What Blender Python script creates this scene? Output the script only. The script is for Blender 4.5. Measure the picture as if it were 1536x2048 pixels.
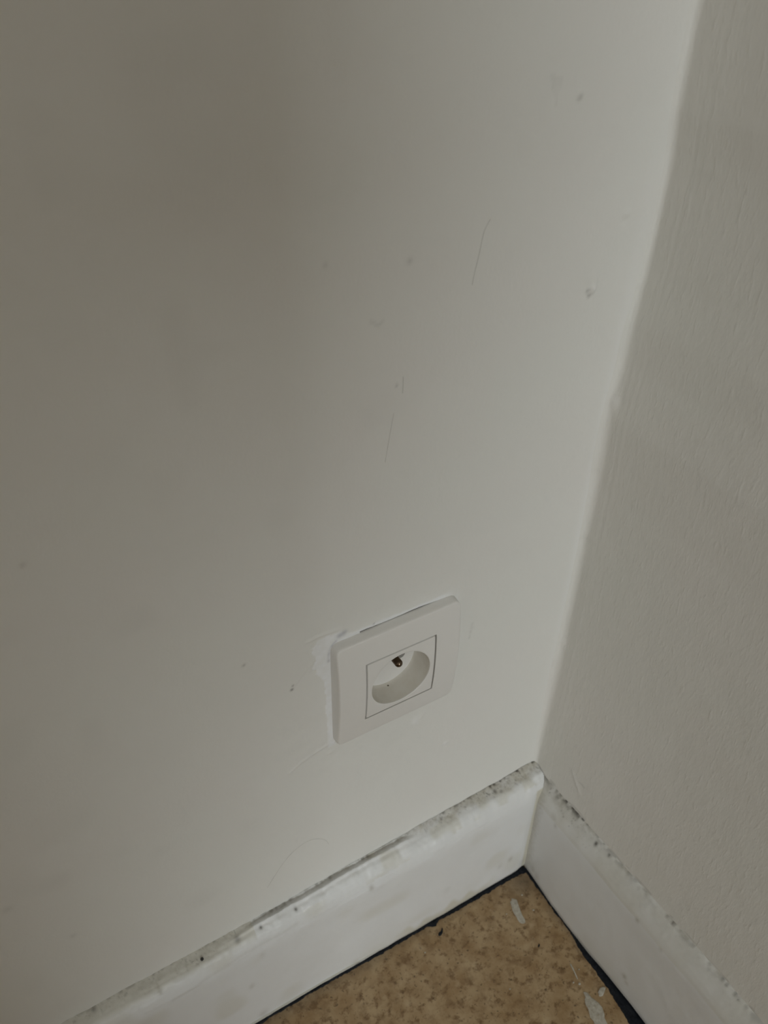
import bpy, bmesh, math, random
import numpy as np
from mathutils import Matrix, Vector

for o in list(bpy.data.objects):
    bpy.data.objects.remove(o, do_unlink=True)
S = bpy.context.scene
COL = S.collection
MM = 0.001

# ------------------------------------------------------------------ camera
# right angle of the two walls at the floor is the origin; the socket wall is y = 0,
# the other wall is x = 0, the room lies at negative x and negative y (metres)
yaw, pitch, roll, FPX = 0.5554, -0.6477, 0.0239, 1657.5
fw = Vector((math.cos(pitch)*math.sin(yaw), math.cos(pitch)*math.cos(yaw), math.sin(pitch)))
r0 = Vector((math.cos(yaw), -math.sin(yaw), 0)); u0 = r0.cross(fw)
rt = math.cos(roll)*r0 + math.sin(roll)*u0
up = -math.sin(roll)*r0 + math.cos(roll)*u0
cam = bpy.data.cameras.new('camera')
camo = bpy.data.objects.new('camera', cam); COL.objects.link(camo)
m = Matrix.Identity(4)
for i in range(3):
    m[i][0], m[i][1], m[i][2] = rt[i], up[i], -fw[i]
m[0][3], m[1][3], m[2][3] = -0.31385, -0.27252, 0.65655
camo.matrix_world = m
cam.sensor_fit = 'HORIZONTAL'; cam.sensor_width = 36.0
cam.lens = FPX/1536*36.0
cam.clip_start = 0.01; cam.clip_end = 50
cam.dof.use_dof = True; cam.dof.focus_distance = 0.475; cam.dof.aperture_fstop = 16
S.camera = camo

# ------------------------------------------------------------------ light
world = bpy.data.worlds.new('sky'); S.world = world; world.use_nodes = True
bg = world.node_tree.nodes['Background']
bg.inputs[0].default_value = (0.86, 0.93, 1.0, 1); bg.inputs[1].default_value = 1.0
# daylight entering through the one window of the room
WX0, WX1, WZ0, WZ1, WY = -1.24, -0.74, 0.98, 1.90, -4.2
la = bpy.data.lights.new('window_daylight', 'AREA'); la.shape = 'RECTANGLE'
la.size = WX1-WX0; la.size_y = WZ1-WZ0; la.energy = 100.0; la.color = (0.93, 0.985, 1.0)
lo = bpy.data.objects.new('window_daylight', la); COL.objects.link(lo)
lo.location = ((WX0+WX1)/2, WY-0.10, (WZ0+WZ1)/2); lo.rotation_euler = (math.radians(90), 0, math.radians(0))
S.view_settings.view_transform = 'Standard'; S.view_settings.look = 'None'
S.view_settings.gamma = 1.0; S.view_settings.use_curve_mapping = False
S.view_settings.exposure = -0.17

# ------------------------------------------------------------------ helpers
def tag(o, label=None, cat=None, kind=None, group=None):
    if label: o['label'] = label
    if cat: o['category'] = cat
    if kind: o['kind'] = kind
    if group: o['group'] = group
    return o

def mesh_obj(name, verts, faces, mat, parent=None, smooth=None):
    me = bpy.data.meshes.new(name)
    me.from_pydata([tuple(map(float, v)) for v in verts], [], [tuple(map(int, f)) for f in faces])
    me.update()
    o = bpy.data.objects.new(name, me); COL.objects.link(o)
    if mat: me.materials.append(mat)
    if smooth is not None:
        me.polygons.foreach_set('use_smooth', [True]*len(me.polygons))
        me.set_sharp_from_angle(angle=math.radians(smooth))
    if parent: o.parent = parent
    return o

def box_data(x0, x1, y0, y1, z0, z1, base=0):
    v = [(x0,y0,z0),(x1,y0,z0),(x1,y1,z0),(x0,y1,z0),(x0,y0,z1),(x1,y0,z1),(x1,y1,z1),(x0,y1,z1)]
    f = [(0,3,2,1),(4,5,6,7),(0,1,5,4),(1,2,6,5),(2,3,7,6),(3,0,4,7)]
    return v, [tuple(i+base for i in q) for q in f]

def boxes(name, lst, mat, parent=None):
    V, F = [], []
    for b in lst:
        v, f = box_data(*b, base=len(V)); V += v; F += f
    return mesh_obj(name, V, F, mat, parent)

def attr(o, name, arr):
    """float colour per vertex, arr (n,3)"""
    a = o.data.color_attributes.new(name, 'FLOAT_COLOR', 'POINT')
    full = np.ones((len(arr), 4), dtype=np.float32); full[:, :3] = arr
    a.data.foreach_set('color', full.ravel())

_rt = {}
def vnoise(x, y, scale, seed=0):
    """smooth value noise in -1..1 on arrays"""
    if seed not in _rt:
        _rt[seed] = np.random.default_rng(seed).uniform(-1, 1, (256, 256))
    T = _rt[seed]
    x = np.asarray(x, float)*scale; y = np.asarray(y, float)*scale
    xi = np.floor(x).astype(int); yi = np.floor(y).astype(int)
    fx = x-xi; fy = y-yi; fx = fx*fx*(3-2*fx); fy = fy*fy*(3-2*fy)
    g = lambda a, b: T[a % 256, b % 256]
    return (g(xi,yi)*(1-fx)+g(xi+1,yi)*fx)*(1-fy)+(g(xi,yi+1)*(1-fx)+g(xi+1,yi+1)*fx)*fy

def sstep(a, b, x):
    t = np.clip((np.asarray(x, float)-a)/(b-a), 0, 1); return t*t*(3-2*t)

def blob(x, z, cx, cz, rx, rz, ang=0.0):
    dx, dz = x-cx, z-cz
    c, s = math.cos(ang), math.sin(ang)
    a = (dx*c+dz*s)/rx; b = (-dx*s+dz*c)/rz
    return np.exp(-(a*a+b*b))

def seg_dist(x, z, pts):
    d = np.full(np.shape(x), 1e9)
    for (ax, az), (bx, bz) in zip(pts[:-1], pts[1:]):
        vx, vz = bx-ax, bz-az
        t = np.clip(((x-ax)*vx+(z-az)*vz)/(vx*vx+vz*vz), 0, 1)
        d = np.minimum(d, np.hypot(x-ax-t*vx, z-az-t*vz))
    return d

def in_poly(x, z, pts):
    ins = np.zeros(np.shape(x), bool)
    n = len(pts)
    for i in range(n):
        (x1, z1), (x2, z2) = pts[i], pts[(i+1) % n]
        if z1 == z2: continue
        c = ((z1 > z) != (z2 > z)) & (x < (x2-x1)*(z-z1)/(z2-z1)+x1)
        ins ^= c
    return ins

# ------------------------------------------------------------------ materials
class NT:
    def __init__(self, name, rough=0.5, spec=0.5):
        self.m = bpy.data.materials.new(name); self.m.use_nodes = True
        self.t = self.m.node_tree; self.b = self.t.nodes['Principled BSDF']
        self.b.inputs['Roughness'].default_value = rough
        self.b.inputs['Specular IOR Level'].default_value = spec
    def n(self, typ, **kw):
        nd = self.t.nodes.new(typ)
        for k, v in kw.items():
            if k in nd.inputs: nd.inputs[k].default_value = v
            else: setattr(nd, k, v)
        return nd
    def link(self, a, b): self.t.links.new(a, b)
    def coords(self, scale=(1, 1, 1)):
        tc = self.n('ShaderNodeTexCoord'); mp = self.n('ShaderNodeMapping')
        mp.inputs['Scale'].default_value = scale
        self.link(tc.outputs['Object'], mp.inputs['Vector']); return mp.outputs[0]
    def noise(self, scale, detail=3, rough=0.5, vec=None):
        nd = self.n('ShaderNodeTexNoise'); nd.inputs['Scale'].default_value = scale
        nd.inputs['Detail'].default_value = detail; nd.inputs['Roughness'].default_value = rough
        self.link(vec if vec is not None else self.coords(), nd.inputs['Vector']); return nd.outputs['Fac']
    def ramp(self, fac, stops):
        nd = self.n('ShaderNodeValToRGB'); cr = nd.color_ramp
        while len(cr.elements) < len(stops): cr.elements.new(0.5)
        for e, (p, c) in zip(cr.elements, stops):
            e.position = p; e.color = (c, c, c, 1) if isinstance(c, (int, float)) else (*c, 1)
        self.link(fac, nd.inputs['Fac']); return nd.outputs['Color']
    def mix(self, fac, a, b, blend='MIX'):
        nd = self.n('ShaderNodeMix', data_type='RGBA', blend_type=blend)
        for sock, v in ((nd.inputs[0], fac), (nd.inputs[6], a), (nd.inputs[7], b)):
            if isinstance(v, (int, float)): sock.default_value = v
            elif isinstance(v, tuple): sock.default_value = (*v, 1)
            else: self.link(v, sock)
        return nd.outputs[2]
    def vcol(self, name):
        nd = self.n('ShaderNodeVertexColor', layer_name=name)
        sp = self.n('ShaderNodeSeparateColor'); self.link(nd.outputs['Color'], sp.inputs[0])
        return sp.outputs[0], sp.outputs[1], sp.outputs[2]
    def color(self, c):
        if isinstance(c, tuple): self.b.inputs['Base Color'].default_value = (*c, 1)
        else: self.link(c, self.b.inputs['Base Color'])
    def bump(self, h, strength, dist, prev=None):
        nd = self.n('ShaderNodeBump'); nd.inputs['Strength'].default_value = strength
        nd.inputs['Distance'].default_value = dist; self.link(h, nd.inputs['Height'])
        if prev is not None: self.link(prev, nd.inputs['Normal'])
        self.link(nd.outputs[0], self.b.inputs['Normal']); return nd.outputs[0]

WALL_C = (0.80, 0.797, 0.755)
def mat_wall_left():
    t = NT('socket_wall_paint', 0.55, 0.3)
    R, G, B = t.vcol('marks')
    base = t.mix(t.ramp(t.noise(9, 4, 0.6), [(0.35, 0.0), (0.7, 1.0)]), WALL_C, (0.80, 0.782, 0.745))
    c = t.mix(R, base, (0.88, 0.885, 0.89))          # fresh filler round the plate, lighter strip by the corner
    c = t.mix(G, c, (0.16, 0.155, 0.14))             # grime specks, a dent mark and a painted patch of shade
    c = t.mix(B, c, (0.50, 0.50, 0.53))              # bare grey-violet undercoat
    t.color(c)
    b1 = t.bump(t.noise(260, 4, 0.6, t.coords((1, 1, 0.8))), 0.24, 0.0006)
    t.bump(t.noise(60, 3, 0.5), 0.10, 0.0012, b1)
    return t.m
def mat_wall_right():
    t = NT('roller_wall_paint', 0.5, 0.35)
    R, G, B = t.vcol('marks')
    base = t.mix(t.ramp(t.noise(7, 3, 0.5), [(0.35, 0.0), (0.7, 1.0)]), (0.795, 0.775, 0.735), (0.79, 0.785, 0.74))
    c = t.mix(R, base, (0.83, 0.82, 0.80))
    c = t.mix(G, c, (0.16, 0.155, 0.14))
    t.color(c)
    st = t.noise(1.0, 4, 0.6, t.coords((300, 560, 190)))
    b1 = t.bump(st, 0.22, 0.0007)
    t.bump(t.ramp(t.noise(1.0, 2, 0.5, t.coords((200, 380, 110))), [(0.58, 0.0), (0.74, 1.0)]), 0.18, 0.0006, b1)
    return t.m
def mat_plain_wall():
    t = NT('plain_wall_paint', 0.6, 0.3); t.color(t.mix(t.noise(5, 3), (0.69, 0.648, 0.595), (0.67, 0.63, 0.575))); return t.m
def mat_board(name):
    t = NT(name, 0.42, 0.45)
    R, G, B = t.vcol('marks')
    base = t.mix(t.ramp(t.noise(26, 4, 0.6), [(0.35, 0.0), (0.7, 1.0)]), (0.79, 0.795, 0.79), (0.775, 0.775, 0.765))
    fine = t.ramp(t.noise(300, 4, 0.75), [(0.30, 0.45), (0.62, 1.0)])
    d = t.n('ShaderNodeMath', operation='MULTIPLY'); t.link(R, d.inputs[0]); t.link(fine, d.inputs[1])
    c = t.mix(B, base, (0.60, 0.57, 0.46))            # yellowed paint
    c = t.mix(d.outputs[0], c, (0.32, 0.285, 0.215))    # dust and grime
    c = t.mix(G, c, (0.055, 0.045, 0.035))            # black crumbs
    t.color(c)
    b1 = t.bump(t.noise(180, 4, 0.6), 0.15, 0.0007)
    t.bump(t.noise(45, 3, 0.5, t.coords((0.5, 0.5, 1.4))), 0.25, 0.0018, b1)
    return t.m
def mat_floor():
    t = NT('mottled_tan_vinyl', 0.38, 0.4)
    c = t.mix(t.ramp(t.noise(55, 4, 0.6), [(0.34, 0.0), (0.66, 1.0)]), (0.33, 0.21, 0.098), (0.47, 0.34, 0.192))
    c = t.mix(t.ramp(t.noise(150, 5, 0.65), [(0.52, 0.0), (0.64, 0.85)]), c, (0.185, 0.105, 0.042))
    c = t.mix(t.ramp(t.noise(85, 4, 0.6), [(0.52, 0.0), (0.66, 0.5)]), c, (0.20, 0.115, 0.048))
    c = t.mix(t.ramp(t.noise(330, 3, 0.6), [(0.62, 0.0), (0.70, 0.75)]), c, (0.075, 0.045, 0.022))
    c = t.mix(t.ramp(t.noise(95, 3, 0.5), [(0.60, 0.0), (0.75, 0.45)]), c, (0.55, 0.42, 0.26))
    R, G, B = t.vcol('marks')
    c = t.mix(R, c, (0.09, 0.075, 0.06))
    t.color(c); t.bump(t.noise(120, 4), 0.12, 0.0006)
    return t.m
def mat_simple(name, col, rough=0.5, spec=0.5, metal=0.0, nscale=0, col2=None, bump=0.0):
    t = NT(name, rough, spec); t.b.inputs['Metallic'].default_value = metal
    if nscale:
        f = t.noise(nscale, 4, 0.6)
        t.color(t.mix(t.ramp(f, [(0.35, 0.0), (0.68, 1.0)]), col, col2 or col))
        if bump: t.bump(f, bump, 0.001)
    else: t.color(col)
    return t.m
M = dict(
    wl=mat_wall_left(), wr=mat_wall_right(), wp=mat_plain_wall(),
    bl=mat_board('old_white_gloss_paint'), br=mat_board('old_white_satin_paint'), fl=mat_floor(),
    plastic=mat_simple('white_socket_plastic', (0.805, 0.785, 0.75), 0.36, 0.5, 0, 300, (0.80, 0.782, 0.748), 0.01),
    well=mat_simple('well_shade_plastic', (0.775, 0.745, 0.675), 0.38, 0.5, 0, 110, (0.73, 0.69, 0.61)),  # darker, yellower plastic: shade inside the well put into the colour
    dark=mat_simple('dark_box_plastic', (0.03, 0.03, 0.028), 0.7, 0.3, 0, 200, (0.04, 0.038, 0.035)),
    pin=mat_simple('tarnished_brass', (0.13, 0.098, 0.07), 0.18, 0.5, 1.0, 400, (0.18, 0.135, 0.095)),
    seal=mat_simple('black_adhesive', (0.004, 0.006, 0.010), 0.55, 0.2, 0, 500, (0.016, 0.019, 0.024), 0.5),
    splat=mat_simple('dried_white_paint', (0.58, 0.55, 0.47), 0.5, 0.4, 0, 350, (0.40, 0.35, 0.27), 0.4),
    grime=mat_simple('dark_grime', (0.16, 0.14, 0.11), 0.8, 0.2, 0, 600, (0.24, 0.21, 0.17)),
    hair=mat_simple('grey_hair', (0.56, 0.55, 0.52), 0.6, 0.3, 0, 300, (0.60, 0.59, 0.55)),
    ceil=mat_simple('ceiling_paint', (0.70, 0.675, 0.64), 0.8, 0.2, 0, 8, (0.68, 0.655, 0.62)),
    frame=mat_simple('window_frame_paint', (0.75, 0.75, 0.73), 0.4, 0.5, 0, 40, (0.72, 0.72, 0.70)),
    card=mat_simple('brown_cardboard', (0.36, 0.25, 0.15), 0.85, 0.2, 0, 60, (0.31, 0.215, 0.13), 0.1),
    tape=mat_simple('brown_packing_tape', (0.30, 0.19, 0.10), 0.25, 0.5, 0, 90, (0.27, 0.17, 0.09)),
)
def mat_glass():
    m_ = bpy.data.materials.new('window_glass'); m_.use_nodes = True; t = m_.node_tree
    for nd in list(t.nodes):
        if nd.type != 'OUTPUT_MATERIAL': t.nodes.remove(nd)
    out = [nd for nd in t.nodes if nd.type == 'OUTPUT_MATERIAL'][0]
    tr = t.nodes.new('ShaderNodeBsdfTransparent'); gl = t.nodes.new('ShaderNodeBsdfGlossy'); gl.inputs['Roughness'].default_value = 0.02
    fr = t.nodes.new('ShaderNodeFresnel'); fr.inputs[0].default_value = 1.45
    mx = t.nodes.new('ShaderNodeMixShader')
    t.links.new(fr.outputs[0], mx.inputs[0]); t.links.new(tr.outputs[0], mx.inputs[1]); t.links.new(gl.outputs[0], mx.inputs[2])
    t.links.new(mx.outputs[0], out.inputs['Surface']); return m_
M['glass'] = mat_glass()

# ------------------------------------------------------------------ socket dimensions
SX, SZ = -135.8, 297.8            # socket centre on the wall, mm
PH = 40.3                         # half size of the cover plate at the wall
RX, RY, RZ = -2600.0, -4200.0, 2500.0

# ------------------------------------------------------------------ wall with the socket (y = 0)
def lines(*segs):
    out = []
    for a, b, st in segs:
        n = max(1, int(round((b-a)/st))); out += list(np.linspace(a, b, n, endpoint=False))
    out.append(segs[-1][1]); return np.array(sorted(set(np.round(out, 3))))

# outline of the wall corner: how far the second wall strays from plumb, by height (mm)
CZ = [0, 124, 151, 217, 251, 297, 346, 383, 415, 427, 440, 460, 482, 508, 520, 537, 555, 564, 580, 600, 622, 700, 2500]
CW = [-1.5, -2.0, -2.2, -1.0, -0.2, -0.5, -0.7, -0.4, -1.7, -2.3, -1.2, 0.5, 0.6, 2.9, 3.3, 3.7, 3.6, 3.1, 0.9, 0.4, -0.2, -0.5, 0]
def corner_w(z): return np.interp(z, CZ, CW)

FRESH = [(-158.6,339.2),(-164,340.6),(-167.1,341.5),(-169.4,345.3),(-176,345.0),(-181.8,345.5),(-187.0,340.5),(-184.7,333),(-186.5,326),(-184.1,319.4),
         (-180.6,313.3),(-179.8,300),(-179.6,288),(-178.9,270),(-178.4,256),(-175,254),(-170,300),(-170,334),(-158,334)]
def left_height(x, z):
    h = 0.35*vnoise(x, z, 0.018, 1)+0.18*vnoise(x, z, 0.05, 2)+0.06*vnoise(x, z, 0.16, 3)
    near = blob(x, z, -145, 290, 75, 75)
    h = h+near*(0.16*vnoise(x+0.6*z, z-0.3*x, 0.11, 4)+0.10*vnoise(x, z, 0.3, 5))
    # trowel ridges beside the plate
    h = h+0.35*np.exp(-(seg_dist(x, z, [(-205,248),(-197,252.7),(-187.8,255.5),(-180,257)])/0.9)**2)
    h = h+0.40*np.exp(-(seg_dist(x, z, [(-190,347),(-182,347.5),(-171,347)])/0.9)**2)
    h = h+0.35*np.exp(-(seg_dist(x, z, [(-188.5,340),(-186.5,332),(-188.5,325)])/0.9)**2)
    h = h+0.45*blob(x, z, -118.5, 240, 1.5, 3.2, -0.5)+0.40*blob(x, z, -113.5, 242, 1.2, 3.0, -0.6)
    h = h+0.60*blob(x, z, -92.9, 201, 1.7, 1.5)-0.3*blob(x, z, -91, 199, 1.5, 1.5)
    h = h+0.35*blob(x, z, -178, 249, 2.2, 1.6)
    h = h+0.35*blob(x, z, -92.5, 310, 1.6, 14)+0.25*blob(x, z, -86, 300, 1.6, 9, 0.2)
    # paint runs and nicks higher up by the corner
    h = h+1.7*blob(x, z, -30.6, 504.8, 1.4, 1.9)+0.6*blob(x, z, -29.6, 509.5, 1.2, 4.0)-0.7*blob(x, z, -33.4, 505, 1.1, 2.6)
    h = h-0.35*blob(x, z, -70.5, 593, 2.0, 6, 0.2)
    h = h+0.45*blob(x, z, -57, 591.2, 1.6, 1.6)-0.3*blob(x, z, -57.5, 589, 1.6, 1.4)
    h = h+0.55*blob(x, z, -17.3, 538.5, 2.0, 1.6)-0.45*blob(x, z, -17.8, 535, 1.8, 1.5)
    h = h+0.3*blob(x, z, -38, 566, 2.5, 3.5)+0.2*blob(x, z, -41, 560, 2.0, 4)
    h = h+0.3*blob(x, z, -149.6, 512.6, 1.6, 1.0)+0.2*blob(x, z, -139.9, 481.9, 0.9, 2.0)
    fresh = in_poly(x+1.2*vnoise(x, z, 0.35, 6), z+1.2*vnoise(x, z, 0.35, 7), FRESH)
    edge = np.where(z < 2000, sstep(-3, -14, x), 1.0)
    h = h*edge+0.05
    h = np.where((np.abs(x+135.8) < 46) & (np.abs(z-297.8) < 46), np.maximum(h, -0.2), h)
    return h+0.22*fresh, fresh.astype(float)

def grid_mesh(name, U, V, skip, pos, mat, marks):
    """grid over U x V (mm), open cells where skip(uc, vc); pos(u, v) -> xyz mm"""
    u, v = np.meshgrid(U, V, indexing='ij')
    P = pos(u, v)*MM
    nu, nv = len(U), len(V)
    idx = np.arange(nu*nv).reshape(nu, nv)
    uc, vc = np.meshgrid((U[1:]+U[:-1])/2, (V[1:]+V[:-1])/2, indexing='ij')
    keep = ~skip(uc, vc)
    q = np.stack([idx[:-1,:-1], idx[1:,:-1], idx[1:,1:], idx[:-1,1:]], -1)[keep]
    return P.reshape(-1, 3), q, marks(u, v).reshape(-1, 3), keep, idx

def fast_obj(name, P, Q, mat):
    me = bpy.data.meshes.new(name)
    me.vertices.add(len(P)); me.vertices.foreach_set('co', np.asarray(P, np.float32).ravel())
    me.loops.add(len(Q)*4); me.loops.foreach_set('vertex_index', np.asarray(Q, np.int32).ravel())
    me.polygons.add(len(Q)); me.polygons.foreach_set('loop_start', np.arange(len(Q), dtype=np.int32)*4)
    me.update(calc_edges=True); me.validate()
    me.polygons.foreach_set('use_smooth', np.ones(len(Q), bool))
    me.materials.append(mat)
    o = bpy.data.objects.new(name, me); COL.objects.link(o); return o

U = lines((RX-100, -420, 90), (-420, -215, 1.1), (-215, -75, 0.75), (-75, 0, 1.0), (0, 100, 20))
V = np.array(sorted(set(np.round(list(lines((0, 96, 24), (96, 235, 1.2), (235, 352, 0.75), (352, 665, 1.2), (665, RZ, 90)))
             + [SZ-36, SZ+36, 337.6, 338.3, 339.0], 3))))
CR0, CR1 = -158.3, -109.0
def skip_left(x, z):
    hole = (np.abs(x-SX) < 36) & (np.abs(z-SZ) < 36)
    crack = (x > CR0) & (x < CR1) & (z > SZ+30) & (z < 339.0)
    return hole | crack
def pos_left(x, z):
    h, fr = left_height(x, z)
    fade = np.where((x > -430) & (z < 680), 1.0, 0.3)
    zz = np.where((np.abs(z-339.0) < 0.02) & (x > CR0-1) & (x < CR1+1),
                  338.45+0.45*sstep(-140, -157, x)+0.10*vnoise(x, z, 0.5, 8)+0.35*np.exp(-((x+122)/9)**2)-0.35*sstep(-118, -109, x), z)
    return np.stack([x, -h*fade, zz], -1)
def marks_left(x, z):
    h, fr = left_height(x, z)
    R = fr*(0.75+0.25*vnoise(x, z, 0.4, 9))
    strip = sstep(341.5+1.0*vnoise(x, z, 0.3, 10), 339.5, z)*(z > 336)*sstep(-163, -157, x)*sstep(-96, -106, x)
    R = np.maximum(R, 0.8*strip)
    R = np.maximum(R, 0.5*blob(x, z, -94.3, 318, 0.9, 18))
    R = np.maximum(R, 0.35*blob(x, z, -118, 240, 3, 4)); R = np.maximum(R, 0.3*blob(x, z, -92.9, 201, 2, 2))
    R = np.maximum(R, 0.6*sstep(-179.8, -178.6, x)*sstep(-175, -176.5, x)*(z > 254)*(z < 316))
    R = np.maximum(R, 0.25*blob(x, z, -5, 380, 4, 160))  # lighter strip down the wall beside the corner
    G = 0*x
    for cx, cz, r, a in [(-224,349,0.9,.45),(-199.4,316.6,0.9,.85),(-198.7,319.2,0.7,.6),(-149.4,340.4,0.55,.6),(-135.5,536.6,1.4,.22),(-173.6,541.7,1.2,.15),
                         (-305.2,448.6,1.2,.22),(-139.9,481.9,0.7,.4),(-57,590,1.3,.30),(-33.6,504,1.1,.45),(-32.4,501.8,1.1,.45),(-81,303,1.5,.10),(-338,196,2.0,.12),(-360,246,2.5,.12)]:
        G = np.maximum(G, a*blob(x, z, cx, cz, r, r))
    G = np.maximum(G, 0.11*in_poly(x+0.8*vnoise(x,z,0.4,17), z, [(-74,600),(-67.5,598),(-68.2,586)])*(0.6+0.4*vnoise(x,z,0.3,18)))  # darker triangle over the dent
    G = np.maximum(G, 0.05*np.exp(-(seg_dist(x, z, [(-197.5,318),(-190,326),(-184,331)])/0.6)**2))
    G = np.maximum(G, 0.14*np.exp(-(seg_dist(x, z, [(-153.6,514.6),(-149.6,512.2),(-147.7,513.5)])/0.7)**2))
    G = np.maximum(G, 0.20*np.exp(-(seg_dist(x, z, [(-81,307),(-82,295)])/0.8)**2)*(0.5+0.5*vnoise(x, z, 0.5, 11)))
    G = np.maximum(G, 0.08*np.clip(vnoise(x, z, 0.06, 12)*vnoise(x, z, 0.03, 13)-0.15, 0, 1)*(x < -120))
    G = np.maximum(G, 0.07*blob(x, z, -222, 600, 22, 30)*(0.6+0.4*vnoise(x, z, 0.06, 14)))  # soft cast shade painted into the colour, upper left of the wall
    G = np.maximum(G, 0.08*sstep(1.4, 0.4, z-np.interp(x, TLX, TLZ))*sstep(0.1, 0.7, vnoise(x, z, 0.25, 15)))
    B = 0.75*np.exp(-(seg_dist(x, z, [(-170.5,342.2),(-167.5,343.0)])/1.7)**2)
    B = np.maximum(B, 0.8*np.exp(-(seg_dist(x, z, [(-172.5,339.5),(-176,336),(-177.3,331),(-177.2,326)])/0.8)**2)*(0.6+0.4*vnoise(x, z, 0.6, 16)))
    return np.stack([np.clip(R,0,1), np.clip(G,0,1), np.clip(B,0,1)], -1)
# height of the line where the skirting meets this wall
TLX = [-2600, -360, -274, -219, -165, -112, -82, -36, -4, 50]
TLZ = [115, 114.9, 114.3, 115.4, 117.4, 117.9, 119.0, 119.6, 121.5, 122]

P, Q, MK, keep, idx = grid_mesh('wall_left', U, V, skip_left, pos_left, None, marks_left)
# give the wall its thickness: reveal of the hole and the outer edge run back to y = +100 mm
from collections import Counter
E2 = np.concatenate([Q[:, [0,1]], Q[:, [1,2]], Q[:, [2,3]], Q[:, [3,0]]])
key = np.sort(E2, 1); kk = key[:,0].astype(np.int64)*len(P)+key[:,1]
uq, inv, cnt = np.unique(kk, return_inverse=True, return_counts=True)
bd = E2[cnt[inv] == 1]
bv = np.unique(bd); remap = {int(a): len(P)+i for i, a in enumerate(bv)}
PB = P[bv].copy(); PB[:, 1] = 0.10
P2 = np.concatenate([P, PB]); MK2 = np.concatenate([MK, 0*PB])
QS = np.array([(a, remap[int(a)], remap[int(b)], b) for a, b in bd])
wall_left = fast_obj('wall_left', P2, np.concatenate([Q, QS]), M['wl'])
attr(wall_left, 'marks', MK2)
wall_left.data.set_sharp_from_angle(angle=math.radians(50))
tag(wall_left, 'off-white painted plaster wall carrying the power socket', kind='structure')

# ------------------------------------------------------------------ second wall (x = 0)
def pos_right(y, z):
    w = corner_w(z)*np.exp(np.minimum(y, 0)/400.0)
    n = 0.25*vnoise(y, z, 0.02, 21)+0.12*vnoise(y, z, 0.07, 22)
    n = n+0.05*vnoise(y*1.4, z*0.6, 0.35, 23)*(y > -240)
    # brushed strip beside the corner
    n = n+0.10*vnoise(y*1.0, z*0.03, 0.45, 24)*sstep(-26, -12, y)
    n = n+0.55*np.exp(-(seg_dist(y, z, [(-36,150),(-38,147),(-42,142),(-46.5,137)])/0.9)**2)
    n = n+1.3*blob(y, z, -3.0, 437, 2.2, 5.0)+0.6*blob(y, z, -2, 251, 2, 3)
    r = 4.2+1.5*vnoise(z, 0*z, 0.03, 25)
    t = np.clip((r+y)/r, 0, 1)
    fil = r*(1-np.sqrt(np.clip(1-t*t, 0, 1)))
    return np.stack([w-n-fil, y, z], -1)
def marks_right(y, z):
    R = 0.5*np.exp(-(seg_dist(y, z, [(-36,150),(-38,147),(-42,142),(-46.5,137)])/0.9)**2)
    R = np.maximum(R, 0.4*blob(y, z, -3, 437, 2, 4))
    G = 0.22*np.exp(-(seg_dist(y, z, [(-44,147),(-49,147)])/0.7)**2)
    G = np.maximum(G, 0.25*sstep(1.6, 0.4, z-117.5)*sstep(0.0, 0.6, vnoise(y, z, 0.2, 26)))
    G = np.maximum(G, 0.12*np.clip(vnoise(y, z, 0.12, 27)-0.72, 0, 1))
    return np.stack([R, G, 0*R], -1)
U = lines((RY, -245, 90), (-245, -30, 1.2), (-30, 0, 0.7))
V = lines((0, 96, 24), (96, 665, 1.3), (665, RZ, 90))
P, Q, MK, keep, idx = grid_mesh('wall_right', U, V, lambda a, b: a > 1e9, pos_right, None, marks_right)
Q = Q[:, ::-1]
rim = list(idx[0, :])+list(idx[1:, -1])+list(idx[-1, ::-1][1:])+list(idx[::-1, 0][1:-1])
back = {a: len(P)+i for i, a in enumerate(rim)}
PB = P[rim].copy(); PB[:, 0] = 0.10
QS = np.array([(rim[i], rim[(i+1) % len(rim)], back[rim[(i+1) % len(rim)]], back[rim[i]]) for i in range(len(rim))])
wall_right = fast_obj('wall_right', np.concatenate([P, PB]), np.concatenate([Q, QS]), M['wr'])
attr(wall_right, 'marks', np.concatenate([MK, 0*PB]))
wall_right.data.set_sharp_from_angle(angle=math.radians(50))
tag(wall_right, 'greyish roller-painted wall to the right of the corner', kind='structure')

# ------------------------------------------------------------------ floor, ceiling, other walls, window
U = lines((RX-100, -300, 80), (-300, 0, 3), (0, 100, 25)); V = lines((RY-100, -180, 80), (-180, 0, 3), (0, 100, 25))
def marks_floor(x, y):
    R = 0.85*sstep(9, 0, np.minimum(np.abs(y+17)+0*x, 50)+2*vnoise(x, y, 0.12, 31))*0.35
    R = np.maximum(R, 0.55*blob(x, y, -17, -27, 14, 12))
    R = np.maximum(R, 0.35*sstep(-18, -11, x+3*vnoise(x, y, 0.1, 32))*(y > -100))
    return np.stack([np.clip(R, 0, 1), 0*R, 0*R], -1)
P, Q, MK, keep, idx = grid_mesh('floor', U, V, lambda a, b: a > 1e9,
    lambda x, y: np.stack([x, y, 0.15*vnoise(x, y, 0.03, 30)-0.15], -1), None, marks_floor)
n0 = len(P); c4 = [idx[0,0], idx[-1,0], idx[-1,-1], idx[0,-1]]
rim = list(idx[:, 0])+list(idx[-1, 1:])+list(idx[::-1, -1][1:])+list(idx[0, ::-1][1:-1])
back = {a: n0+i for i, a in enumerate(rim)}
PB = P[rim].copy(); PB[:, 2] = -0.10
QS = np.array([(back[rim[i]], back[rim[(i+1) % len(rim)]], rim[(i+1) % len(rim)], rim[i]) for i in range(len(rim))])
floor = fast_obj('floor', np.concatenate([P, PB]), np.concatenate([Q, QS]), M['fl'])
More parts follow.
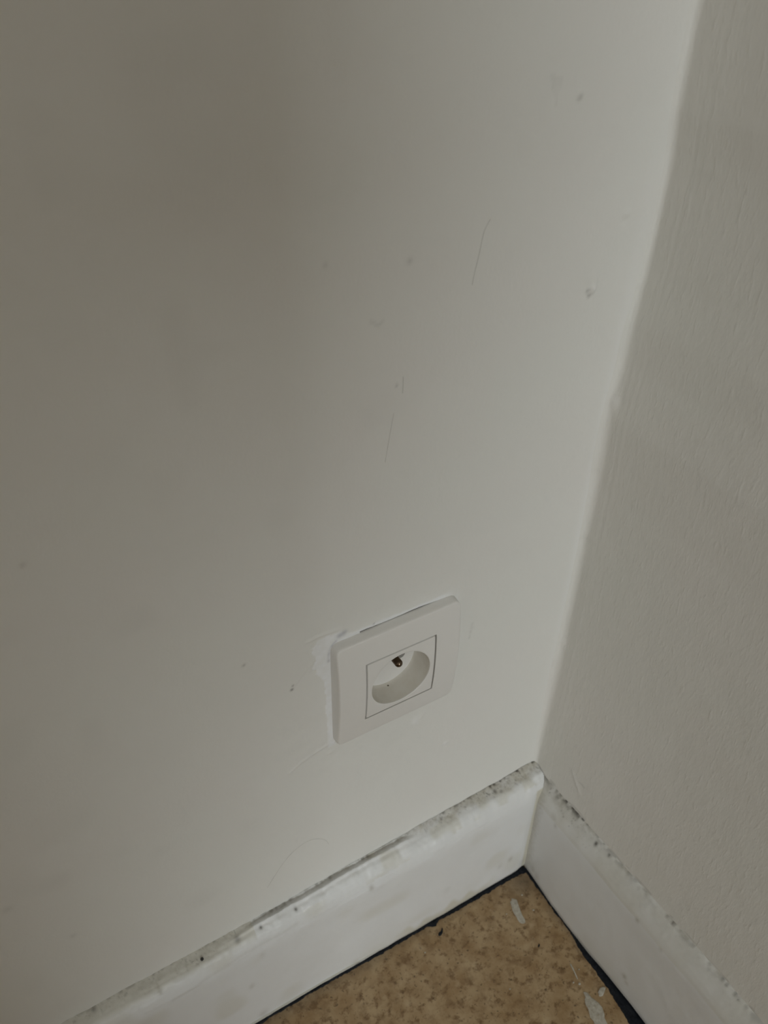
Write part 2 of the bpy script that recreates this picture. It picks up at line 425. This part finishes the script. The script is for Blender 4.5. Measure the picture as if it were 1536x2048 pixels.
attr(floor, 'marks', np.concatenate([MK, 0*PB]))
tag(floor, 'tan vinyl floor mottled with dark brown specks', kind='structure')

tag(boxes('ceiling', [(-2.7, 0.1, -4.3, 0.1, 2.5, 2.6)], M['ceil']), 'plain white ceiling of the room', kind='structure')
tag(boxes('wall_rear', [(-2.7, -2.6, -4.3, 0.0, 0, 2.5)], M['wp']), 'plain off-white wall facing the right-hand wall', kind='structure')
tag(boxes('wall_back', [(-2.6, WX0, -4.3, -4.2, 0, 2.5), (WX1, 0.1, -4.3, -4.2, 0, 2.5), (WX0, WX1, -4.3, -4.2, 0, WZ0), (WX0, WX1, -4.3, -4.2, WZ1, 2.5)],
          M['wp']), 'plain off-white wall with the window, opposite the socket', kind='structure')
win = bpy.data.objects.new('window_1', None); COL.objects.link(win); win.location = ((WX0+WX1)/2, -4.22, WZ0)
tag(win, 'small white window in the wall opposite the socket', kind='structure')
hw, hh = (WX1-WX0)/2, WZ1-WZ0
boxes('window_frame', [(-hw, -hw+0.03, -0.03, 0.03, 0, hh), (hw-0.03, hw, -0.03, 0.03, 0, hh), (-hw+0.03, hw-0.03, -0.03, 0.03, 0, 0.03), (-hw+0.03, hw-0.03, -0.03, 0.03, hh-0.03, hh)], M['frame'], win)
boxes('pane', [(-hw+0.03, hw-0.03, -0.003, 0.003, 0.03, hh-0.03)], M['glass'], win)
boxes('window_sill', [(-hw-0.04, hw+0.04, 0.021, 0.09, -0.03, -0.001)], M['frame'], win)

# ------------------------------------------------------------------ skirting boards
def board(name, L, prof_fn, mark_fn, mat, to_xyz):
    """L: positions along the board (mm); prof_fn(l, k)-> (depth, z) arrays for K profile points"""
    D_, Z_ = prof_fn(L)                      # (nL, K)
    nL, K = D_.shape
    l = np.repeat(L[:, None], K, 1)
    P = to_xyz(l, D_, Z_).reshape(-1, 3)*MM
    idx = np.arange(nL*K).reshape(nL, K)
    Q = np.stack([idx[:-1,:-1], idx[:-1,1:], idx[1:,1:], idx[1:,:-1]], -1).reshape(-1, 4)
    o = fast_obj(name, P, Q, mat)
    attr(o, 'marks', mark_fn(l, D_, Z_).reshape(-1, 3))
    bm = bmesh.new(); bm.from_mesh(o.data)
    bmesh.ops.holes_fill(bm, edges=[e for e in bm.edges if e.is_boundary], sides=0)
    bmesh.ops.recalc_face_normals(bm, faces=bm.faces); bm.to_mesh(o.data); bm.free()
    o.data.set_sharp_from_angle(angle=math.radians(60))
    return o

def interp_poly(pts, n_per):
    out = []
    for (a, b), (c, d), n in zip(pts[:-1], pts[1:], n_per):
        for i in range(n): out.append((a+(c-a)*i/n, b+(d-b)*i/n))
    out.append(pts[-1]); return np.array(out)

# left board: depth measured out from the wall, height relative to the wall line (117 mm)
LP = interp_poly([(-1,-110),(-1,-4),(0,-0.3),(2.4,-0.6),(4.6,-0.9),(5.4,-0.9),(7,-2.3),(9,-3.6),(11.6,-5.9),(14,-9.2),(15.8,-13.6),(16.7,-19),(17,-27),(17,-112),(16.2,-116),(-1,-116)],
                 [1, 2, 3, 3, 2, 2, 3, 3, 3, 4, 4, 4, 46, 4, 2])
def lgroove(x): return sstep(-262, -235, x)*sstep(-112, -128, x)*(0.75+0.25*vnoise(x, 0*x, 0.05, 41))
def prof_left(L):
    d0, z0 = LP[:, 0][None], LP[:, 1][None]
    x = np.repeat(L[:, None], LP.shape[0], 1)
    zt = np.interp(L, TLX, TLZ)[:, None]
    th = np.interp(L, [-2600,-250,-183,-149,-117,-34,0], [14.5,14.5,15,16.2,17.2,18,18.4])[:, None]
    g = lgroove(x)
    top = (z0 > -15)
    z = np.where(z0 > -60, zt+z0, np.where(z0 < -100, z0+117.2, zt+z0))
    z = np.where(top, z-2.4*g*np.exp(-((d0-1.7)/1.9)**2)+1.0*g*np.exp(-((d0-5.0)/0.9)**2), z)
    z = z+np.where(top & (d0 >= 0), (1-g)*np.where(d0 <= 7, -0.3-0.5*d0-np.interp(np.clip(d0, 0, 7), [0, 2.4, 4.6, 5.4, 7], [-0.3, -0.6, -0.9, -0.9, -2.3]), -1.5*np.exp(-(np.maximum(d0, 7)-7)/3)), 0)
    z = z+np.where(top, 0.55*vnoise(x, d0, 0.13, 42)+0.3*vnoise(x, d0, 0.4, 43), 0)
    z = np.where((z0 < -100) & (d0 > 0), z+0.8*vnoise(x, d0*0, 0.09, 44)+0.7*np.clip(vnoise(x, 0*x, 0.3, 45)-0.3, 0, 1), z)
    d = np.where(d0 > 5, 5+(d0-5)*(th-5)/12.0, d0)
    # slightly rounded, uneven arris and brush-marked face
    d = d+np.where(d0 > 10, 0.30*vnoise(x, z, 0.035, 46)+0.12*vnoise(x, z, 0.12, 47), 0)
    d = np.where((d0 > 3) & top, d+0.5*vnoise(x, 0*x, 0.08, 48), d)
    d = d+np.where(d0 > 10, 0.5*blob(x, z, -152, 104, 5, 8), 0)
    # caulked end in the corner
    d = d-np.where(d0 > 10, 1.0*sstep(-18, -10, x), 0)
    return np.repeat(d, 1, 0)+0*x, np.maximum(z, -0.4)+0*x
def marks_bleft(x, d, z):
    zt = np.interp(x, TLX, TLZ); g = lgroove(x)
    top = z > 90
    n1 = vnoise(x, d, 0.12, 51); n2 = vnoise(x, d, 0.5, 52); n3 = vnoise(x, d, 1.1, 53)
    wid = np.interp(x, [-400,-310,-270,-245,-120,-80,-30,-8], [6.5,6.5,7.5,4.2,4.6,6.5,7.5,9])
    band = sstep(wid+3.0+1.6*n1, wid-3.5+1.6*n1, d)*top
    amt = np.interp(x, [-400,-300,-245,-235,-125,-110,-60,-10], [0.40,0.5,0.55,0.62,0.66,0.7,0.85,0.85])
    R = band*amt*(0.75+0.25*n2)
    R = np.where((g > 0.3) & (d > 4.2) & (d < 6.2), R*0.12, R)                         # rubbed lip
    R = np.maximum(R, 0.35*top*g*sstep(5.8, 6.4, d)*sstep(9.5, 7, d)*(0.6+0.5*n1))      # dust below the lip
    R = np.maximum(R, 0.5*sstep(1.8, 0.4, d)*top*(0.6+0.5*n2))
    R = np.maximum(R, 0.16*np.exp(-(seg_dist(x, z, [(-300,98),(-253,103),(-213,104)])/1.2)**2)*(~top | (d > 12)))
    R = np.maximum(R, 0.45*np.exp(-((x+305.5)/1.4)**2)*top*(d < 11))
    for cx, cz, r, a in [(-157,101,2.0,.5),(-28,30,2.2,.5),(-38,28,2.5,.25),(-250,60,2.0,.3),(-240,92,2,.2),(-245,10,3,.4),(-12,12,3,.45),(-170,6,2.5,.35),(-90,40,3,.12)]:
        R = np.maximum(R, a*blob(x, z, cx, cz, r, r*1.6)*(d > 10))
    R = np.maximum(R, 0.30*sstep(5+2*n1, 1.5+2*n1, z)*(d > 10)*sstep(-0.2, 0.5, vnoise(x, z, 0.08, 54)))
    G = 0.9*sstep(2.1, 0.7, d)*top*sstep(-0.05, 0.5, n2)*np.interp(x, [-400,-240,-120,-75,-40,-6], [.35,.35,.5,.6,1.0,1.0])*sstep(-0.4, 0.3, vnoise(x, 0*x, 0.09, 55)+np.where(x > -36, 0.35, 0))
    G = np.maximum(G, 0.7*top*band*sstep(0.62, 0.85, n3)*np.interp(x, [-400,-130,-40], [.35,.45,.8]))
    for cx, cd, r, a in [(-236,6.8,1.0,.9),(-211,7.5,1.0,.9),(-44,4.5,1.6,.7),(-40,7.0,1.2,.5),(-252,6,2.0,.55),(-343,1.5,1.6,.6)]:
        G = np.maximum(G, a*blob(x, d, cx, cd, r, r)*top)
    for cx, cz, r, a in [(-168,2.5,1.3,.8),(-243,5,1.4,.6),(-190,3,1.0,.5)]:
        G = np.maximum(G, a*blob(x, z, cx, cz, r*1.6, r)*(d > 10))
    B = 0.75*sstep(16+6*n1, 8+6*n1, z)*(d > 10)*sstep(-150, -115, x)*sstep(-35, -60, x)
    B = np.maximum(B, 0.35*sstep(8+3*n1, 2+3*n1, z)*(d > 10))
    B = np.maximum(B, 0.85*sstep(-13.5, -11, x+0.8*n2)*(d > 8)*(z < 108))
    B = np.maximum(B, 0.5*top*sstep(12, 7, d)*(x < -240))
    B = np.maximum(B, 0.4*top*(d < 14)*(x > -160)*sstep(0, 0.6, n1))
    B = np.maximum(B, 0.30*sstep(0.05, 0.7, vnoise(x, z, 0.045, 56))*(d > 10))
    return np.clip(np.stack([R, G, B], -1), 0, 1)
L = lines((RX, -420, 60), (-420, -2.2, 0.8))
bb_l = board('baseboard_left', L, prof_left, marks_bleft, M['bl'], lambda l, d, z: np.stack([l, -d, z], -1))
tag(bb_l, 'thick off-white painted skirting board with dusty top under the socket', kind='structure')

RP = interp_poly([(-1,-110),(-1,-4),(0,-0.3),(2,-1.8),(4,-5.2),(6.3,-10.2),(8.1,-15),(9.3,-20),(9.9,-26),(10,-34),(10,-112),(9.4,-116.5),(-1,-116.5)],
                 [1, 2, 2, 3, 4, 4, 4, 4, 4, 40, 4, 2])
def prof_right(L):
    d0, z0 = RP[:, 0][None], RP[:, 1][None]
    y = np.repeat(L[:, None], RP.shape[0], 1)
    zt = (117.6+0.5*vnoise(y, 0*y, 0.04, 61))
    z = np.where(z0 > -60, zt+z0, z0+117.2)
    top = z0 > -22
    z = z+np.where(top, 0.5*vnoise(y, d0, 0.12, 62)+0.25*vnoise(y, d0, 0.4, 63), 0)
    th = np.interp(L, [-4200,-157,-133,-112,-79,-54,-24,-5], [10,10,10.3,10.6,11.3,10.8,8.6,8.0])[:, None]
    low = np.clip(1-z/95, 0, 1)
    sc = (10*(1-low)+th*low)/10
    d = np.where(d0 > 0, d0*sc, d0)
    d = d+np.where(d0 > 5, 0.28*vnoise(y, z, 0.04, 64)+0.12*vnoise(y, z, 0.13, 65), 0)
    z = np.where((z0 < -100) & (d0 > 0), z+0.8*vnoise(y, 0*y, 0.07, 66)+1.4*sstep(-85, -120, y), z)
    return d+0*y, np.maximum(z, -0.4)+0*y
def marks_bright(y, d, z):
    top = z > 94
    d0 = d; d = np.where(top, np.maximum(d-1.9, 0), d)    # the wall hides the innermost 2 mm of the ledge
    n1 = vnoise(y, d, 0.12, 71); n2 = vnoise(y, z, 0.45, 72); n3 = vnoise(y, z, 1.0, 73)
    near = sstep(-95, -20, y)
    R = top*sstep(7+2*n1, 3+2*n1, d)*(0.14+0.42*near)*(0.7+0.4*n2)
    R = np.maximum(R, 0.5*sstep(1.6, 0.3, d)*top*sstep(-0.1, 0.6, vnoise(y, 0*y, 0.15, 74)))
    for cy, cz, r, a in [(-131,25,2.2,.6),(-134,21,1.8,.4),(-124,94,1.6,.6),(-146,93,1.4,.35),(-35,97,2.5,.35),(-39,91,2.0,.3),(-27,12,3,.35),(-33,10,3,.3),(-150,110,1.2,.4)]:
        R = np.maximum(R, a*blob(y, z, cy, cz, r, r*1.3)*(d > 4))
    R = np.maximum(R, 0.15*np.exp(-((z-95.5-0.8*n1)/0.9)**2)*(d > 8)*sstep(-110, -125, y))
    R = np.maximum(R, 0.35*sstep(-26, -19, y+2*n2)*(d > 5)*(z < 105))
    R = np.maximum(R, 0.25*sstep(5+2*n1, 1+2*n1, z)*(d > 5))
    G = 0.95*np.exp(-(d/1.5)**2)*top*sstep(-0.15, 0.45, n2)*np.interp(y, [-260,-100,-62,-58,-36,-30,-8], [.25,.3,.4,.95,.95,.5,.6])
    for cy, cd, r, a in [(-73,2.5,1.3,.95),(-85,1.6,1.1,.8),(-143,0.3,0.9,.7),(-184,0.2,1.3,.55),(-187.5,0.5,1.0,.6),(-194,0.3,1.2,.55),(-197,0.7,0.8,.5),(-175,1.6,1.2,.25),(-12,2,2.2,.6),(-30,2.0,1.6,.45)]:
        G = np.maximum(G, a*blob(y, d, cy, cd, r, r*0.7)*top)
    G = np.maximum(G, 0.5*top*near*sstep(0.65, 0.85, n3)*(d < 6))
    B = 0.40*top*(d < 9)*(0.7+0.3*n1)
    B = np.maximum(B, 0.25*sstep(30+10*n1, 5, z)*(d > 5)*sstep(0, .5, vnoise(y, z, 0.04, 75)))
    return np.clip(np.stack([R, G, B], -1), 0, 1)
L = lines((RY, -250, 60), (-250, -0.5, 0.9))
bb_r = board('baseboard_right', L, prof_right, marks_bright, M['br'], lambda l, d, z: np.stack([-d, l, z], -1))
tag(bb_r, 'thinner off-white skirting board with sloped top along the right wall', kind='structure')

# old nail hole in the top of the left board: dark disc standing in for its shaded pit
def disc(name, c, nrm, r, mat, parent, dome=0.3, n=14):
    nrm = Vector(nrm).normalized(); a = nrm.orthogonal().normalized(); b = nrm.cross(a); c = Vector(c)
    V = [c+nrm*dome*r]; F = []
    for k, (rr, hh_) in enumerate(((0.6, 0.8), (1.0, 0.0), (1.0, -0.6))):
        for i in range(n):
            t = 2*math.pi*i/n; V.append(c+(a*math.cos(t)+b*math.sin(t))*r*rr+nrm*(dome*r*hh_ if hh_ >= 0 else hh_*r))
    for i in range(n):
        j = (i+1) % n; F.append((0, 1+i, 1+j))
        for k in range(2): F.append((1+k*n+i, 1+(k+1)*n+i, 1+(k+1)*n+j, 1+k*n+j))
    return mesh_obj(name, [v*MM for v in V], F, mat, parent, smooth=40)
disc('nail_hole_shade', (-276.2, -6.3, 112.1), (0, -0.5, 0.8), 1.05, M['dark'], bb_l, 0.15)

# ------------------------------------------------------------------ floor edges and paint splashes
def ribbon(name, xs, inner, outer, h, mat, parent, along='x', seed=0):
    """low irregular bead lying on the floor between two outlines (mm)"""
    xs = np.array(xs, float); inner = np.array(inner, float); outer = np.array(outer, float)
    s = np.arange(xs.min(), xs.max()+0.01, 0.8)
    o_ = np.argsort(xs); a = np.interp(s, xs[o_], inner[o_]); b = np.interp(s, xs[o_], outer[o_])
    w = np.abs(a-b)
    sg = np.sign(a-b); sg[sg == 0] = 1
    a = a+sg*(0.35*vnoise(s, 0*s, 0.25, 81+seed)+0.35*vnoise(s, 0*s, 0.7, 82+seed))*np.clip(w, 0.2, 1.2)
    K = 7; V = []; F = []
    for i, si in enumerate(s):
        for k in range(K):
            t = k/(K-1); p = b[i]+(a[i]-b[i])*t
            hh_ = h*(max(0, 1-(2*t-1)**4))**0.7*(0.7+0.5*float(vnoise(si, k*1.3, 0.5, 83+seed)))*min(1, w[i]/1.5+0.25)-0.05
            V.append(((si, p, hh_) if along == 'x' else (p, si, hh_)))
    for i in range(len(s)-1):
        for k in range(K-1):
            q = (i*K+k, i*K+k+1, (i+1)*K+k+1, (i+1)*K+k); F.append(q if along == 'x' else q[::-1])
    o = mesh_obj(name, np.array(V)*MM, F, mat, parent, smooth=60)
    bm = bmesh.new(); bm.from_mesh(o.data); bmesh.ops.recalc_face_normals(bm, faces=bm.faces)
    if sum(f.normal.z for f in bm.faces) < 0: bmesh.ops.reverse_faces(bm, faces=bm.faces)
    bm.to_mesh(o.data); bm.free(); return o
ribbon('black_sealant', [-2500,-300,-250,-217,-184,-150,-118,-106,-101,-96,-86,-57,-37,-22,-8.5],
       [-15.3,-15.3,-15.7,-15.6,-16.3,-17.8,-18.3,-18.4,-21.4,-18.8,-19.5,-20.0,-20.4,-20.8,-22.5],
       [-12]*15, 1.0, M['seal'], floor, 'x', 0)
ribbon('black_sealant', [-4100,-170,-157,-151,-140,-125,-118,-111,-102,-93,-79,-60,-40,-19],
       [-18.5,-18.5,-19.0,-18.8,-16.9,-15.0,-15.8,-14.4,-14.8,-14.0,-11.9,-11.5,-10.9,-10.0],
       [-7]*14, 0.9, M['seal'], floor, 'y', 5)

def splash(name, pts, h, mat, seed=0):
    """irregular dome-shaped drop of dried paint from an outline on the floor (mm)"""
    n = 40; p = np.array(pts, float); q = []
    seg = np.r_[p, p[:1]]; L_ = np.r_[0, np.cumsum(np.hypot(*(seg[1:]-seg[:-1]).T))]
    t = np.linspace(0, L_[-1], n, endpoint=False)
    o = np.stack([np.interp(t, L_, seg[:,0]), np.interp(t, L_, seg[:,1])], -1)
    o = (np.roll(o, 1, 0)+2*o+np.roll(o, -1, 0))/4
    c = o.mean(0); rad = np.hypot(*(o-c).T).mean()
    o = o+(o-c)/rad*(0.12*rad*vnoise(t/rad, 0*t, 3.0, 91+seed))[:, None]
    V = []; F = []
    for k, (s, hh_) in enumerate(((1.0, -0.15), (0.94, 0.5), (0.75, 0.9), (0.4, 1.0))):
        for i in range(n):
            x, y = c+(o[i]-c)*s; V.append((x, y, h*hh_*(0.8+0.3*float(vnoise(x, y, 0.8, 92+seed)))))
    V.append((*c, h)); top = len(V)-1
    area = 0.5*np.sum(o[:,0]*np.roll(o[:,1],-1)-np.roll(o[:,0],-1)*o[:,1]); fl = area < 0
    for k in range(3):
        for i in range(n):
            j = (i+1) % n; f = (k*n+i, k*n+j, (k+1)*n+j, (k+1)*n+i); F.append(f[::-1] if fl else f)
    for i in range(n):
        j = (i+1) % n; f = (3*n+i, 3*n+j, top); F.append(f[::-1] if fl else f)
    return mesh_obj(name, np.array(V)*MM, F, mat, floor, smooth=60)
splash('paint_splash', [(-33.7,-33.3),(-31.0,-35.4),(-33.5,-43),(-35.2,-48.3),(-36.3,-54.0),(-38.5,-55.3),(-41.5,-54.0),(-40.6,-47.5),(-39.6,-40.0),(-37,-35.5)], 0.35, M['splat'], 0)
splash('paint_splash', [(-33.0,-119.0),(-30.2,-120.4),(-29.6,-126.6),(-26.6,-132.1),(-30,-138),(-33.9,-146),(-40,-146),(-40.6,-139.2),(-40.0,-133.7),(-37.1,-125.8)], 0.35, M['splat'], 2)
splash('paint_splash', [(-23.8,-123.9),(-20.2,-122.0),(-16.2,-123.3),(-17.0,-125.1),(-21.8,-127.4),(-24.6,-126.8)], 0.7, M['splat'], 4)
splash('paint_splash', [(-27.6,-97),(-26.9,-99),(-28.4,-104.5),(-29.8,-109),(-30.6,-108.5),(-29.3,-104),(-28.5,-99.5)], 0.25, M['splat'], 6)
for i, (x, y, r) in enumerate([(-25.2,-50.4,0.9),(-25.4,-35.8,0.8),(-78.7,-88.4,0.6),(-31.2,-112.2,1.1),(-34.5,-109.1,0.8),(-118.9,-33.9,0.6),(-24.5,-104,0.6),(-46,-42,0.6)]):
    splash('paint_splash', [(x+r*math.cos(a), y+0.8*r*math.sin(a)) for a in np.linspace(0, 6.28, 9)[:-1]], 0.3, M['splat'], 8+i)
splash('black_crumb', [(-97.0,-24.6),(-99.2,-26.5),(-101.3,-26.6),(-103.0,-28.6),(-101.5,-29.5),(-99.0,-28.6),(-97.6,-27.2),(-96.4,-25.4)], 0.8, M['seal'], 20)
splash('black_crumb', [(-38.6,-73.2),(-38.2,-74.4),(-40.2,-75.6),(-41.0,-75.0)], 0.4, M['seal'], 21)

# ------------------------------------------------------------------ hairs and pencil-thin scratches stuck to the painted wall
def strand(name, pts, r, parent, mat):
    cu = bpy.data.curves.new(name, 'CURVE'); cu.dimensions = '3D'
    sp = cu.splines.new('NURBS'); sp.points.add(len(pts)-1); sp.use_endpoint_u = True; sp.order_u = 3
    for p, (x, z) in zip(sp.points, pts):
        h = float(left_height(np.array(x), np.array(z))[0]); p.co = (x*MM, (-h-0.03)*MM, z*MM, 1)
    cu.bevel_depth = r*MM; cu.bevel_resolution = 1; cu.resolution_u = 6
    tmp = bpy.data.objects.new('tmp', cu); COL.objects.link(tmp)
    dg = bpy.context.evaluated_depsgraph_get(); me = bpy.data.meshes.new_from_object(tmp.evaluated_get(dg))
    bpy.data.objects.remove(tmp); me.materials.clear(); me.materials.append(mat)
    o = bpy.data.objects.new(name, me); COL.objects.link(o); o.parent = parent; return o
strand('hair_strand', [(-181.4,154.7),(-182.5,160),(-187.4,166.2),(-194.4,170.1),(-201.4,169.6),(-210.6,163.7),(-218.9,153.4),(-226.0,141.8)], 0.10, wall_left, M['hair'])
strand('hair_strand', [(-96.5,547.5),(-98.6,544.5),(-99.6,541.4),(-100.7,533.1),(-102.5,524.8),(-102.9,520.5)], 0.13, wall_left, M['hair'])
strand('hair_strand', [(-136.6,485.2),(-136.4,481),(-136.7,477.0)], 0.14, wall_left, M['hair'])
strand('hair_strand', [(-140.8,468),(-141.8,462),(-143.0,454.5),(-144.8,442.8)], 0.09, wall_left, M['hair'])

# ------------------------------------------------------------------ power socket
sock = bpy.data.objects.new('power_socket', None); COL.objects.link(sock)
sock.location = (SX*MM, 0, SZ*MM)
tag(sock, 'square white plastic wall power socket with round recessed well and earth pin', 'socket')
def depth(z): return -8.8-0.012*z+0.0021*z*z          # bowed front: deepest at mid height (mm, local)

def rrect(h, r, n):
    """rounded square as n points starting at angle 0, spread so that corners keep their points"""
    per = []
    m_ = n//8
    for i in range(n):
        a = 2*math.pi*i/n
        c, s = math.cos(a), math.sin(a); k = max(abs(c), abs(s)); x, z = c/k*h, s/k*h
        if r > 0 and abs(x) > h-r and abs(z) > h-r:
            cx, cz = math.copysign(h-r, x), math.copysign(h-r, z)
            # keep the ray direction, intersect with the corner arc
            A = 1.0; Bq = -2*(c*cx+s*cz); Cq = cx*cx+cz*cz-r*r
            disc_ = max(0, Bq*Bq-4*A*Cq); t = (-Bq+math.sqrt(disc_))/2; x, z = c*t, s*t
        per.append((x, z))
    return np.array(per)
def dense_angles_square(h, r, n=160): return rrect(h, r, n)

def rings_mesh(name, rings, mat, parent, close_last=False, smooth=35):
    n = len(rings[0]); V = []; F = []
    for rg in rings: V += [tuple(c*MM for c in p) for p in rg]
    for k in range(len(rings)-1):
        for i in range(n):
            j = (i+1) % n; F.append((k*n+i, (k+1)*n+i, (k+1)*n+j, k*n+j))
    if close_last: F.append(tuple((len(rings)-1)*n+i for i in range(n)))
    o = mesh_obj(name, V, F, mat, parent, smooth=smooth)
    bm = bmesh.new(); bm.from_mesh(o.data); bmesh.ops.recalc_face_normals(bm, faces=bm.faces); bm.to_mesh(o.data); bm.free()
    return o
N = 160
outer = []
# (inset from the base outline, corner radius, share of the full depth)
for ins, r, sh in [(0.0, 5.0, -0.09), (0.0, 5.0, 0.0), (0.15, 4.6, 0.35), (0.35, 4.2, 0.70), (0.5, 3.9, 0.86), (0.75, 3.7, 0.95), (1.15, 3.4, 0.99), (1.8, 3.0, 1.0)]:
    rr = rrect(PH-ins, r, N)
    outer.append([(x, depth(z)*sh, z) for x, z in rr])
inner_sq = rrect(23.12, 0.5, N); o4 = rrect(PH-1.8, 3.0, N)
face = []
for k in range(1, 8):
    t = k/7
    face.append([(a[0]*(1-t)+b[0]*t, depth(a[1]*(1-t)+b[1]*t), a[1]*(1-t)+b[1]*t) for a, b in zip(o4, inner_sq)])
wallr = [[(x, 3.0, z) for x, z in rrect(23.12, 0.5, N)]]
rings_mesh('cover_plate', outer+face+wallr, M['plastic'], sock, smooth=38)

# insert with the round opening
WR, WD = 19.3, 7.0
sq = rrect(22.15, 0.4, N)
ang = np.arctan2(sq[:, 1], sq[:, 0])
circ = lambda r: np.stack([r*np.cos(ang), r*np.sin(ang)], -1)
rings = [[(x, 3.0, z) for x, z in sq], [(x, depth(z)+0.25, z) for x, z in sq], [(x*0.993, depth(z*0.993)+0.02, z*0.993) for x, z in sq]]
c1 = circ(WR+0.35)
for k in range(1, 7):
    t = k/6; rings.append([(a[0]*.993*(1-t)+b[0]*t, depth(a[1]*.993*(1-t)+b[1]*t)+0.02, a[1]*.993*(1-t)+b[1]*t) for a, b in zip(sq, c1)])
rings.append([(x, depth(z)+0.15, z) for x, z in circ(WR+0.08)])
rings.append([(x, depth(z)+0.55, z) for x, z in circ(WR)])
ins = rings_mesh('socket_insert', rings, M['plastic'], sock, smooth=38)
# recessed well: side wall and floor as separate pieces
rings = [[(x, depth(z)+0.55, z) for x, z in circ(WR)]]
for y in (-5, -2, 1, 4, 6.4): rings.append([(x, y, z) for x, z in circ(WR-0.03*(y+8))])
rings.append([(x, 6.9, z) for x, z in circ(WR-0.8)])
rings_mesh('well_wall', rings, M['well'], ins, smooth=38)
# floor of the well with two round contact openings, built as a disc minus holes through bmesh
def plate_with_holes(name, R, y, holes, hr, hd, mat, parent):
    V, F = [], []
    step = 0.6; n = int(2*R/step)+2
    bm = bmesh.new()
    bmesh.ops.create_circle(bm, cap_ends=False, radius=R, segments=72)
    outer_e = list(bm.edges)
    hole_e = []
    for hx, hz in holes:
        r = bmesh.ops.create_circle(bm, cap_ends=False, radius=hr, segments=24, matrix=Matrix.Translation((hx, hz, 0)))
        hole_e += [e for v in r['verts'] for e in v.link_edges]
    hole_e = list(set(hole_e))
    bmesh.ops.triangle_fill(bm, use_beauty=True, use_dissolve=False, edges=list(bm.edges))
    bad = [f for f in bm.faces if any((f.calc_center_median().xy-Vector(h)).length < hr*0.85 for h in holes)]
    if bad: bmesh.ops.delete(bm, geom=bad, context='FACES_ONLY')
    ex = bmesh.ops.extrude_edge_only(bm, edges=[e for e in hole_e if e.is_valid])
    for v in [g for g in ex['geom'] if isinstance(g, bmesh.types.BMVert)]: v.co.z = hd
    for v in bm.verts: v.co = Vector((v.co.x*MM, (y+v.co.z)*MM, v.co.y*MM))
    bmesh.ops.recalc_face_normals(bm, faces=bm.faces)
    me = bpy.data.meshes.new(name); bm.to_mesh(me); bm.free(); me.materials.append(mat)
    o = bpy.data.objects.new(name, me); COL.objects.link(o); o.parent = parent; return o
plate_with_holes('well_floor', WR-0.6, WD-0.1, [(-9.5, 0.0), (9.5, 0.0)], 2.6, 9.0, M['plastic'], ins)
# earth pin: round rod with a domed tip
def pin_mesh():
    n = 28; prof = [(2.4, 8.0), (2.4, 6.4), (2.35, -4.9)]
    prof += [(2.35*math.cos(t), -4.9-2.35*math.sin(t)) for t in np.linspace(0.15, 1.45, 9)]
    rg = [[(r*math.cos(2*math.pi*i/n), y, 9.2+r*math.sin(2*math.pi*i/n)) for i in range(n)] for r, y in prof]
    return rings_mesh('earth_pin', rg, M['pin'], sock, close_last=True, smooth=60)
tag(pin_mesh(), 'dark shiny metal earth pin')
for gx, gy, gz, gr in [(-0.4, 4.6, -18.85, 0.55)]:
    disc('grime_spot', (gx, gy, gz), (-gx, 0, -gz), gr, M['grime'], sock, 0.15)
# dark flush box behind the plate; dark flange added to blacken the crack
bx = [[(x, y, z) for x, z in rrect(h_, 2, 40)] for h_, y in ((41.6, 0.7), (34, 0.75), (34, 38.0))]
rings_mesh('flush_box', bx, M['dark'], sock, close_last=True)
fl = [[(x, 2.2, z) for x, z in rrect(33.5, 2, N)], [(x, 2.2, z) for x, z in circ(WR+0.6)]]
rings_mesh('mounting_bracket', fl, M['dark'], sock)

# ------------------------------------------------------------------ two unseen boxes added behind the viewer to shade the socket wall
def shade_carton(name, x0, x1, y0, y1, z0, z1, label):
    e = bpy.data.objects.new(name, None); COL.objects.link(e); e.location = ((x0+x1)/2, (y0+y1)/2, z0)
    w, d, h, t = (x1-x0)/2, (y1-y0)/2, z1-z0, 0.005
    boxes('box_body', [(-w, w, -d, -d+t, 0, h-2*t), (-w, w, d-t, d, 0, h-2*t), (-w, -w+t, -d+t, d-t, 0, h-2*t), (w-t, w, -d+t, d-t, 0, h-2*t), (-w+t, w-t, -d+t, d-t, 0, t)], M['card'], e)
    for s in (-1, 1):
        boxes('flap', [(min(s*w, s*w*0.45), max(s*w, s*w*0.45), -d, d, h-2*t, h-t)], M['card'], e)
    for s in (-1, 1):
        boxes('flap', [(-w, w, min(s*d, s*0.002), max(s*d, s*0.002), h-t, h)], M['card'], e)
    boxes('tape', [(-w-0.0004, w+0.0004, -0.025, 0.025, h, h+0.0004), (-w-0.0004, -w, -0.025, 0.025, h-0.08, h), (w, w+0.0004, -0.025, 0.025, h-0.08, h)], M['tape'], e)
    tag(e, label, 'box', group='unseen cardboard boxes added to shade the socket wall'); return e
shade_carton('added_shade_box', -1.13, -0.528, -1.45, -1.15, 0.0, 0.724, 'unseen brown cardboard box added to shade the socket wall, narrower lower one')
shade_carton('added_shade_box', -1.20, -0.392, -1.45, -1.15, 0.7245, 1.28, 'unseen brown cardboard box added to shade the socket wall, wider upper one')
